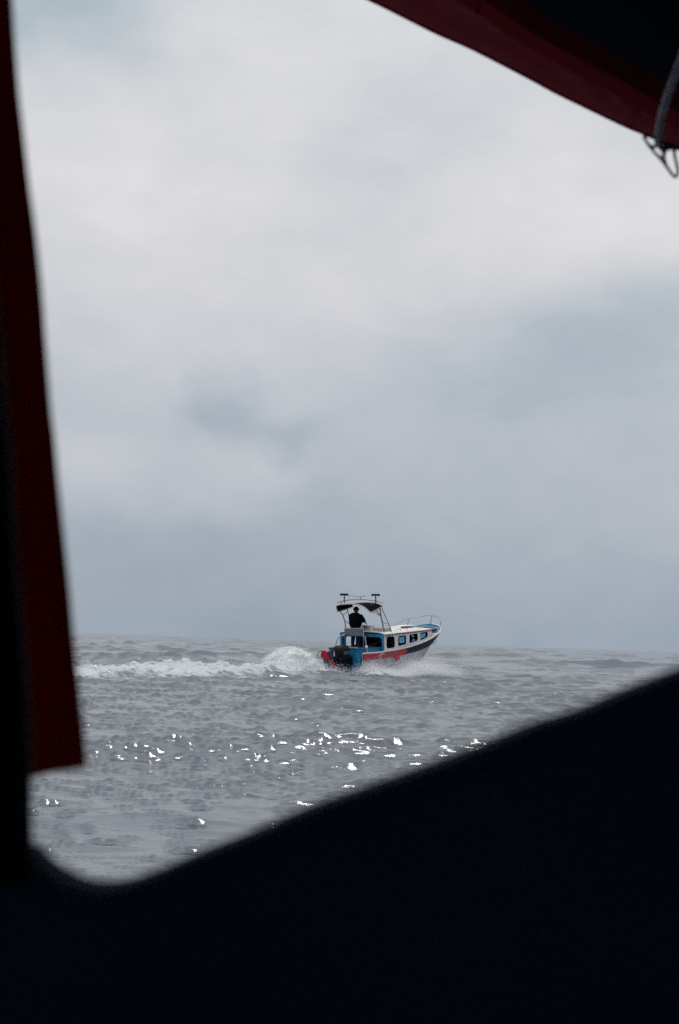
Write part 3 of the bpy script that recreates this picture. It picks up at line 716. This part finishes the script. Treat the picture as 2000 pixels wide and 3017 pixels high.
g = G(); g.tube([(.40, .95, 1.12), (.40, .62, 1.13)], .03, 6); g.make('cleat', M['deepblue'], boat, True)
# helm console and wheel on the cabin roof
g = G(); g.prism([(1.72, -.30, 1.76), (1.78, -.34, 2.04), (2.05, -.34, 2.06), (2.10, -.30, 1.76)], (0, .50, 0)); g.make('helm_console', M['white'], boat)
g = G(); g.box((2.05, -.95, 1.76), (2.5, -.3, 1.93), bev=.03); g.make('helm_locker', M['hullwhite'], boat)
g = G(); g.tube([(1.62 + .06 * sin(a), -.05 + .17 * cos(a), 2.05 + .17 * sin(a)) for a in np.linspace(0, 2 * pi, 15)[:-1]], .016, 6, closed=True, smooth_it=False)
for a in (0, 2.1, 4.2): g.tube([(1.64, -.05, 2.05), (1.62 + .06 * sin(a), -.05 + .17 * cos(a), 2.05 + .17 * sin(a))], .012, 5)
g.tube([(1.64, -.05, 2.05), (1.80, -.05, 1.99)], .02, 6); g.make('steering_wheel', M['rubber'], boat, True)

# outboard engine: cowl > badge, stripes; midsection
def ring(cx, cy, z, a, b, n=20, e=3.2):
    P = []
    for k in range(n):
        t = 2 * pi * k / n; c_, s_ = cos(t), sin(t)
        P.append((cx + a * math.copysign(abs(c_) ** (2 / e), c_), cy + b * math.copysign(abs(s_) ** (2 / e), s_), z))
    return P
ecy = -.25
g = G()
rows = [ring(-.46, ecy, .62, .22, .20), ring(-.46, ecy, .66, .32, .28), ring(-.46, ecy, .80, .39, .31), ring(-.47, ecy, 1.02, .41, .32), ring(-.46, ecy, 1.18, .39, .31), ring(-.43, ecy, 1.27, .33, .27), ring(-.40, ecy, 1.315, .22, .18), ring(-.38, ecy, 1.325, .08, .07)]
g.grid(rows, closed=True); g.f.append(tuple(range(len(g.v) - 20, len(g.v)))); g.m.append(0)
cowl = g.make('engine_cowl', M['engine'], boat, smooth=True, label='black outboard engine cowl')
g = G(); rows = [ring(-.44, ecy, .66, .36, .29), ring(-.42, ecy, .45, .33, .26), ring(-.40, ecy, .15, .29, .20), ring(-.42, ecy, -.1, .24, .13), ring(-.45, ecy, -.5, .16, .06)]
g.grid(rows, closed=True); g.make('engine_leg', M['engine'], boat, smooth=True)
g = G(); g.box((-.25, ecy - .22, .38), (.12, ecy + .22, .82), bev=.03); g.make('engine_bracket', M['engine'], boat)
g = G(); xb = -.885
for z0, z1, w in ((1.02, 1.12, .016), (.975, 1.02, .035), (.93, .965, .03), (.885, .925, .035)): g.box((xb - .006, ecy + .06 - w, z0), (xb + .01, ecy + .06 + w, z1), bev=.004)
g.make('engine_badge', M['badge'], cowl, label='tall pale badge on the back of the cowl')
g = G(); g.box((-.72, ecy - .328, 1.03), (-.28, ecy - .315, 1.065)); g.make('cowl_stripe', M['dullprint'], cowl)
g = G(); g.box((-.70, ecy - .328, .955), (-.28, ecy - .315, .98)); g.make('cowl_stripe', M['dullprint'], cowl)
for q_ in ((-.60, ecy + .14, .50), (-.60, ecy + .12, .40)):
    g = G(); g.ball(q_, .02); g.make('engine_bolt', M['badge'], cowl)

# ------------------------------------------------------------------ people on the tour boat
def skin(name, verts, edges, radii, m, parent, sub=2, root=0):
    me = bpy.data.meshes.new(name); me.from_pydata([tuple(v) for v in verts], edges, []); me.materials.append(m)
    o = bpy.data.objects.new(name, me); COL.objects.link(o)
    md = o.modifiers.new('skin', 'SKIN')
    for i, v in enumerate(me.skin_vertices[0].data):
        r = radii[i]; v.radius = (r, r) if isinstance(r, (int, float)) else r; v.use_root = (i == root)
    md.use_smooth_shade = True
    s_ = o.modifiers.new('sub', 'SUBSURF'); s_.levels = s_.render_levels = sub
    bpy.context.view_layer.update()
    me2 = bpy.data.meshes.new_from_object(o.evaluated_get(bpy.context.evaluated_depsgraph_get())); me2.name = name
    bpy.data.objects.remove(o)
    if not me2.materials: me2.materials.append(m)
    o = bpy.data.objects.new(name, me2); COL.objects.link(o); o.parent = parent; return o
def figure(origin, J, label, jacket_m, trouser_m, cap_on, yaw=0, seated=False):
    "J: joints in the figure's own frame (x ahead, y left, z up)"
    root = empty('person', mw=BM @ Matrix.Translation(origin) @ Matrix.Rotation(yaw, 4, 'Z'), label=label, cat='person')
    n = ['pel', 'waist', 'chest', 'neck', 'jaw', 'head', 'shl', 'ell', 'wrl', 'hal', 'shr', 'elr', 'wrr', 'har', 'hil', 'knl', 'anl', 'tol', 'hir', 'knr', 'anr', 'tor']
    ix = {k: i for i, k in enumerate(n)}
    E = [('pel', 'waist'), ('waist', 'chest'), ('chest', 'neck'), ('neck', 'jaw'), ('jaw', 'head'), ('chest', 'shl'), ('shl', 'ell'), ('ell', 'wrl'), ('wrl', 'hal'), ('chest', 'shr'), ('shr', 'elr'), ('elr', 'wrr'), ('wrr', 'har'),
         ('pel', 'hil'), ('hil', 'knl'), ('knl', 'anl'), ('anl', 'tol'), ('pel', 'hir'), ('hir', 'knr'), ('knr', 'anr'), ('anr', 'tor')]
    Rd = dict(pel=.14, waist=.13, chest=.15, neck=.06, jaw=.095, head=.13, shl=.055, ell=.035, wrl=.028, hal=(.035, .02), shr=.055, elr=.035, wrr=.028, har=(.035, .02), hil=.09, knl=.06, anl=.042, tol=.04, hir=.09, knr=.06, anr=.042, tor=.04)
    V = [Vector(J[k]) for k in n]
    skin('body', V, [(ix[a], ix[b]) for a, b in E], [Rd[k] for k in n], M['skin'], root)
    # five fingers on each hand, curled
    for h, w in (('hal', 'wrl'), ('har', 'wrr')):
        d = (Vector(J[h]) - Vector(J[w])).normalized(); side = d.cross(Vector((0, 0, 1))).normalized(); base = Vector(J[h])
        vs, es, rs = [base - d * .03], [], [.018]
        for q, ln in zip((-.033, -.011, .011, .033), (.06, .075, .07, .055)):
            a = len(vs); vs += [base + side * q + d * .02, base + side * q + d * (.02 + ln * .55), base + side * q + d * (.02 + ln * .75) - Vector((0, 0, ln * .5))]
            es += [(0, a), (a, a + 1), (a + 1, a + 2)]; rs += [.010, .009, .008]
        a = len(vs); sgn = 1 if h == 'har' else -1
        vs += [base - side * .045 * sgn - d * .005, base - side * .055 * sgn + d * .035 - Vector((0, 0, .015))]; es += [(0, a), (a, a + 1)]; rs += [.011, .009]
        skin('hand', vs, es, rs, M['skin'], root, sub=1)
    jn = ['pel', 'waist', 'chest', 'neck', 'shl', 'ell', 'wrl', 'shr', 'elr', 'wrr']
    JK = dict(J); JK['pel'] = tuple(Vector(J['pel']) - (Vector((0, 0, .14)) if J['pel'][2] > .5 else Vector((0, 0, 0))))
    jr = dict(pel=(.30, .25), waist=(.34, .30), chest=(.33, .27), neck=.12, shl=.15, ell=.105, wrl=.07, shr=.15, elr=.105, wrr=.07)
    je = [('pel', 'waist'), ('waist', 'chest'), ('chest', 'neck'), ('chest', 'shl'), ('shl', 'ell'), ('ell', 'wrl'), ('chest', 'shr'), ('shr', 'elr'), ('elr', 'wrr')]
    skin('jacket', [JK[k] for k in jn], [(jn.index(a), jn.index(b)) for a, b in je], [jr[k] for k in jn], jacket_m, root)
    tn = ['pel', 'hil', 'knl', 'anl', 'hir', 'knr', 'anr']; trr = dict(pel=.13, hil=.14, knl=.105, anl=.085, hir=.14, knr=.105, anr=.085)
    skin('trousers', [J[k] for k in tn], [(tn.index(a), tn.index(b)) for a, b in (('pel', 'hil'), ('hil', 'knl'), ('knl', 'anl'), ('pel', 'hir'), ('hir', 'knr'), ('knr', 'anr'))], [trr[k] for k in tn], trouser_m, root)
    for a, b in (('anl', 'tol'), ('anr', 'tor')):
        A, B = Vector(J[a]), Vector(J[b]); g = G(); g.tube([A + Vector((-.05, 0, -.03)), A.lerp(B, .5), B], lambda t: .055 - .008 * t, 8); g.make('shoe', M['shoe'], root, True)
    hd = Vector(J['head'])
    g = G(); g.ball(hd + Vector((.105, 0, -.02)), (.018, .014, .026), n=8, m=5); g.make('nose', M['skin'], root, True)
    for s_ in (-1, 1):
        g = G(); g.ball(hd + Vector((.0, s_ * .095, -.01)), (.02, .012, .032), n=8, m=5); g.make('ear', M['skin'], root, True)
        g = G(); g.ball(hd + Vector((.088, s_ * .034, .012)), (.012, .016, .009), n=8, m=5); g.make('eye', M['rubber'], root, True)
    g = G(); g.ball(hd + Vector((.092, 0, -.06)), (.012, .026, .006), n=8, m=5); g.make('mouth', M['vest'], root, True)
    if cap_on:
        rows = []
        for i in range(8):
            e = (i / 7) * pi / 2
            rows.append([(hd.x + .15 * cos(a) * cos(e) - .005, hd.y + .135 * sin(a) * cos(e), hd.z - .03 + .165 * sin(e)) for a in np.linspace(0, 2 * pi, 17)[:-1]])
        g = G(); g.grid(rows, closed=True); cp = g.make('cap', M['cap'], root, True, )
        g = G(); g.prism([(hd.x + .09, hd.y + .085, hd.z + .01), (hd.x + .17, hd.y + .075, hd.z - .005), (hd.x + .215, hd.y + .03, hd.z - .01), (hd.x + .215, hd.y - .03, hd.z - .01), (hd.x + .17, hd.y - .075, hd.z - .005), (hd.x + .09, hd.y - .085, hd.z + .01)], (0, 0, .012)); g.make('cap_brim', M['cap'], cp)
    else:
        rows = []
        for i in range(8):
            e = -.35 + (i / 7) * (pi / 2 + .35)
            rows.append([(hd.x + .108 * cos(a) * cos(e) - .022, hd.y + .108 * sin(a) * cos(e), hd.z + .02 + .115 * sin(e)) for a in np.linspace(0, 2 * pi, 17)[:-1]])
        g = G(); g.grid(rows, closed=True); g.make('hair', M['cap'], root, True)
    return root
stand = dict(pel=(0, 0, .92), waist=(.0, 0, 1.08), chest=(.02, 0, 1.34), neck=(.04, 0, 1.48), jaw=(.07, 0, 1.55), head=(.075, 0, 1.65),
             shl=(.02, .20, 1.40), ell=(.14, .30, 1.16), wrl=(.34, .16, 1.10), hal=(.40, .10, 1.10), shr=(.02, -.20, 1.40), elr=(.17, -.32, 1.17), wrr=(.38, -.22, 1.09), har=(.45, -.17, 1.08),
             hil=(0, .10, .88), knl=(.03, .15, .50), anl=(-.02, .17, .09), tol=(.14, .19, .045), hir=(0, -.10, .88), knr=(.03, -.14, .50), anr=(-.02, -.16, .09), tor=(.14, -.18, .045))
figure((1.18, .08, 1.135), stand, 'helmsman in black jacket, dark cap and jeans standing at the wheel', M['jacket'], M['jeans'], True)
sit = dict(pel=(0, 0, .10), waist=(.0, 0, .26), chest=(.03, 0, .50), neck=(.05, 0, .63), jaw=(.08, 0, .69), head=(.085, 0, .77),
           shl=(.02, .18, .56), ell=(.10, .23, .32), wrl=(.30, .14, .26), hal=(.36, .11, .25), shr=(.02, -.18, .56), elr=(.10, -.23, .32), wrr=(.30, -.14, .26), har=(.36, -.11, .25),
           hil=(.05, .10, .09), knl=(.44, .13, .10), anl=(.46, .13, -.28), tol=(.60, .14, -.33), hir=(.05, -.10, .09), knr=(.44, -.13, .10), anr=(.46, -.13, -.28), tor=(.60, -.14, -.33))
figure((2.05, -.72, .62), sit, 'passenger in dark clothes seated just inside the aft opening of the cabin', M['dkcloth'], M['dkcloth'], False, yaw=1.2)
figure((2.95, -.70, .64), sit, 'passenger in dark red vest seated behind the second cabin window', M['vest'], M['dkcloth'], False, yaw=1.4)
figure((4.1, -.62, .66), sit, 'passenger seated behind the third cabin window, head against the pane', M['dkcloth'], M['dkcloth'], True, yaw=1.5)
figure((2.5, .62, .62), sit, 'passenger in a dark cap seated on the port bench facing inwards', M['dkcloth'], M['dkcloth'], True, yaw=-1.5)

# ------------------------------------------------------------------ the boat the photograph is taken from
own = empty('covered_boat', (0, 0, 0), label='dark covered boat around the camera with a sloping cut-out side', cat='boat')
def at(px, py, Y):
    d = ray(px, py); return Vector((0, 0, EYE)) + d * (Y / d.y)
YP = .62
edge_px = [(-420, 2300), (-150, 2480), (60, 2515), (92, 2535), (128, 2570), (191, 2606), (236, 2622), (281, 2627), (330, 2624), (383, 2612), (472, 2578), (600, 2522), (765, 2457), (893, 2399), (1084, 2329), (1276, 2262), (1467, 2188), (1594, 2136), (1722, 2097), (1850, 2043), (2000, 1985), (2300, 1870), (2900, 1600), (3900, 1100)]
edge = catmull([at(a, b, YP) for a, b in edge_px], 6)
g = G()
top_f = [p for p in edge]; n = len(top_f)
g.grid([[p for p in top_f], [Vector((p.x, YP, p.z - .05)) for p in top_f], [Vector((p.x, YP - .0, .85)) for p in top_f], [Vector((p.x, YP + .05, -.3)) for p in top_f]])
g.make('side_panel', M['cabinwall'], own, solid=.03, off=1, label='dark side with a sloping upper edge')
g = G(); g.tube([p + Vector((0, 0, -.0042)) for p in edge], .0045, 10, smooth_it=False); g.make('edge_trim', M['cabinwall'], own, True, label='dark blue rounded trim on the sloping edge')
# corner post on the left
post = [(-60, -200), (-40, 600), (8, 1180), (22, 1300), (40, 1620), (62, 1880), (80, 2120), (84, 2285), (84, 2420), (88, 2530), (96, 2600)]
pe = catmull([at(a, b, .60) for a, b in post], 5)
g = G(); g.grid([[p for p in pe], [Vector((p.x - .012, p.y - .012, p.z)) for p in pe], [Vector((p.x - .5, p.y - .05, p.z)) for p in pe]])
g.grid([[Vector((p.x, p.y, p.z)) for p in pe], [Vector((p.x - .004, p.y + .03, p.z)) for p in pe], [Vector((p.x - .5, p.y + .03, p.z)) for p in pe]])
g.make('corner_post', M['dkin'], own, True)
# roof and walls added out of view to block sky light, and the floor
g = G(); g.box((-1.6, -1.5, 2.62), (1.9, 2.05, 2.66)); g.make('roof', M['cabinwall'], own)
for YL, dpx, mm, nm in ((2.04, -22, M['shade_red'], 'awning_shade_sheet'), (1.97, 18, M['shade_darkred'], 'awning_shade_sheet'), (1.90, 75, M['dkin'], 'awning_shade_sheet')):  # stacked sheets, each darker, imitate shade deepening under the awning
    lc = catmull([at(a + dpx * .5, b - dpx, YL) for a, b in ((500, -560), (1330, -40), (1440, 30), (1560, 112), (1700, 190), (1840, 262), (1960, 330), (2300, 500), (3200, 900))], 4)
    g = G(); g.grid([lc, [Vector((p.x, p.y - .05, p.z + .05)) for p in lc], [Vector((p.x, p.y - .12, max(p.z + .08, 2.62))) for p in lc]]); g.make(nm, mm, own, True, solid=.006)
g = G(); g.box((-1.6, -1.5, 0), (-1.56, .62, 2.62)); g.make('unseen_end_wall', M['cabinwall'], own)
g = G(); g.box((1.86, -1.5, 0), (1.9, 2.0, 2.62)); g.make('unseen_end_wall', M['cabinwall'], own)
g = G(); g.box((-1.56, -1.5, 0), (1.86, -1.46, 1.70)); g.make('unseen_far_side', M['cabinwall'], own)  # unseen; gap above it lets a little light onto the side panel
g = G(); g.box((-1.56, -1.5, 2.05), (1.86, -1.46, 2.62)); g.make('unseen_far_valance', M['cabinwall'], own)
g = G(); g.box((-1.56, -1.46, .5), (1.86, .60, .54)); g.make('floor', M['cabinwall'], own)

# red canvas flap hanging at the left
YF = .76
fl = [(a_ + 8 + max(0, b_) / 320, b_ + (6 if b_ > 2200 else 0)) for a_, b_ in [(20, -260), (27, 0), (43, 250), (56, 370), (76, 550), (96, 700), (112, 860), (124, 1030), (137, 1200), (147, 1290), (157, 1410), (175, 1590), (190, 1740), (203, 1900), (220, 2050), (233, 2180), (240, 2256)]]
fe = catmull([at(a, b, YF) for a, b in fl], 4)
rows = []
for j in range(15):
    t = j / 14; row = []
    for i, p in enumerate(fe):
        u = i / (len(fe) - 1)
        x = p.x - .11 * t; yy = YF + .006 * sin(t * 21 + 1.5 * sin(u * 4)) * min(1, t * 6) + .01 * t
        z = p.z - .022 * t * u
        row.append(Vector((x, yy, z)))
    rows.append(row)
g = G(); g.grid(rows)
o = g.make('canvas_flap', M['flap'], None, True, solid=.0015); settag(o, 'dark red canvas flap hanging down the left side of the opening', 'canvas flap')

# red awning edge, top right
YA = 2.45
al = [(300, -420), (700, -190), (900, -90), (1096, 0), (1191, 47), (1287, 95), (1383, 137), (1478, 185), (1574, 235), (1638, 270), (1714, 307), (1797, 347), (1848, 371), (1899, 392), (1945, 412), (2000, 436), (2200, 520), (2700, 700), (3600, 1000)]
ae = catmull([at(a, b, YA) for a, b in al], 5)
rows = []; NS = 26
for j in range(NS + 1):
    t = j / NS; row = []
    for i, p in enumerate(ae):
        u = i / (len(ae) - 1)
        fold = sin(p.x * 46 + t * 5 + 2 * sin(p.x * 9)) * .016 + sin(p.x * 95 - t * 9) * .006
        fold *= t * 3.2 * math.exp(-t * 2.2)
        vx, vt = p.x - .50, t * .5 + .03; rad = math.hypot(vx, vt)
        fold += .022 * sin(atan2(vt, -vx) * 26 + 1.5 * sin(rad * 20)) * math.exp(-rad / .22) * min(1, t * 8)
        y = YA - .34 * min(1, t / .5) - .06 * max(0, t - .5) + fold; z = p.z + .02 * t + (2.70 - p.z) * max(0, (t - .4) / .6) ** 1.7 + fold * .6
        row.append(Vector((p.x, y, z)))
    rows.append(row)
g = G(); g.grid(rows); o = g.make('awning', M['redcanvas'], None, True, solid=.002); settag(o, 'dark red canvas awning edge sloping across the upper right corner', 'awning')
hem = G(); hem.tube(ae, .0035, 6, smooth_it=False); hem.make('hem', M['redcanvas'], o, True)

# rope and wire hook at the end of the awning
YR = 1.86
g = G(); g.tube([at(2040, 60, YR), at(2010, 160, YR), at(1985, 230, YR), at(1962, 295, YR), at(1947, 350, YR), at(1938, 405, YR), at(1941, 432, YR)], .0044, 8)
o = g.make('rope', M['rope'], None, True); settag(o, 'grey rope hanging beside the right end of the red awning', 'rope')
hook = empty('wire_hook', at(1950, 450, YR), label='small dark wire hook with loops hanging from the rope', cat='hook')
def wirepart(name, pts, r, closed=False):
    g = G(); g.tube([at(a, b, YR) - hook.location for a, b in pts], r, 7, closed=closed); g.make(name, M['wire'], hook, True)
wirepart('wire_loop', [(1897, 404), (1905, 402), (1925, 406), (1934, 420), (1926, 432), (1910, 424)], .0016, True)
wirepart('wire_loop', [(1925, 434), (1940, 430), (1953, 448), (1952, 464), (1938, 458), (1926, 446)], .0016, True)
wirepart('wire_loop', [(1957, 456), (1968, 434), (1982, 436), (1990, 470), (1997, 506), (1990, 521), (1976, 508), (1962, 484)], .0017, True)
wirepart('wire_loop', [(1988, 446), (1996, 432), (2010, 436), (2018, 470), (2010, 500)], .0016)
wirepart('wire_shank', [(1894, 402), (1915, 434), (1938, 460), (1955, 480), (1975, 508), (1988, 522)], .0014)
wirepart('wire_knot', [(1936, 408), (1944, 424), (1952, 436), (1966, 434), (1984, 430)], .0040)
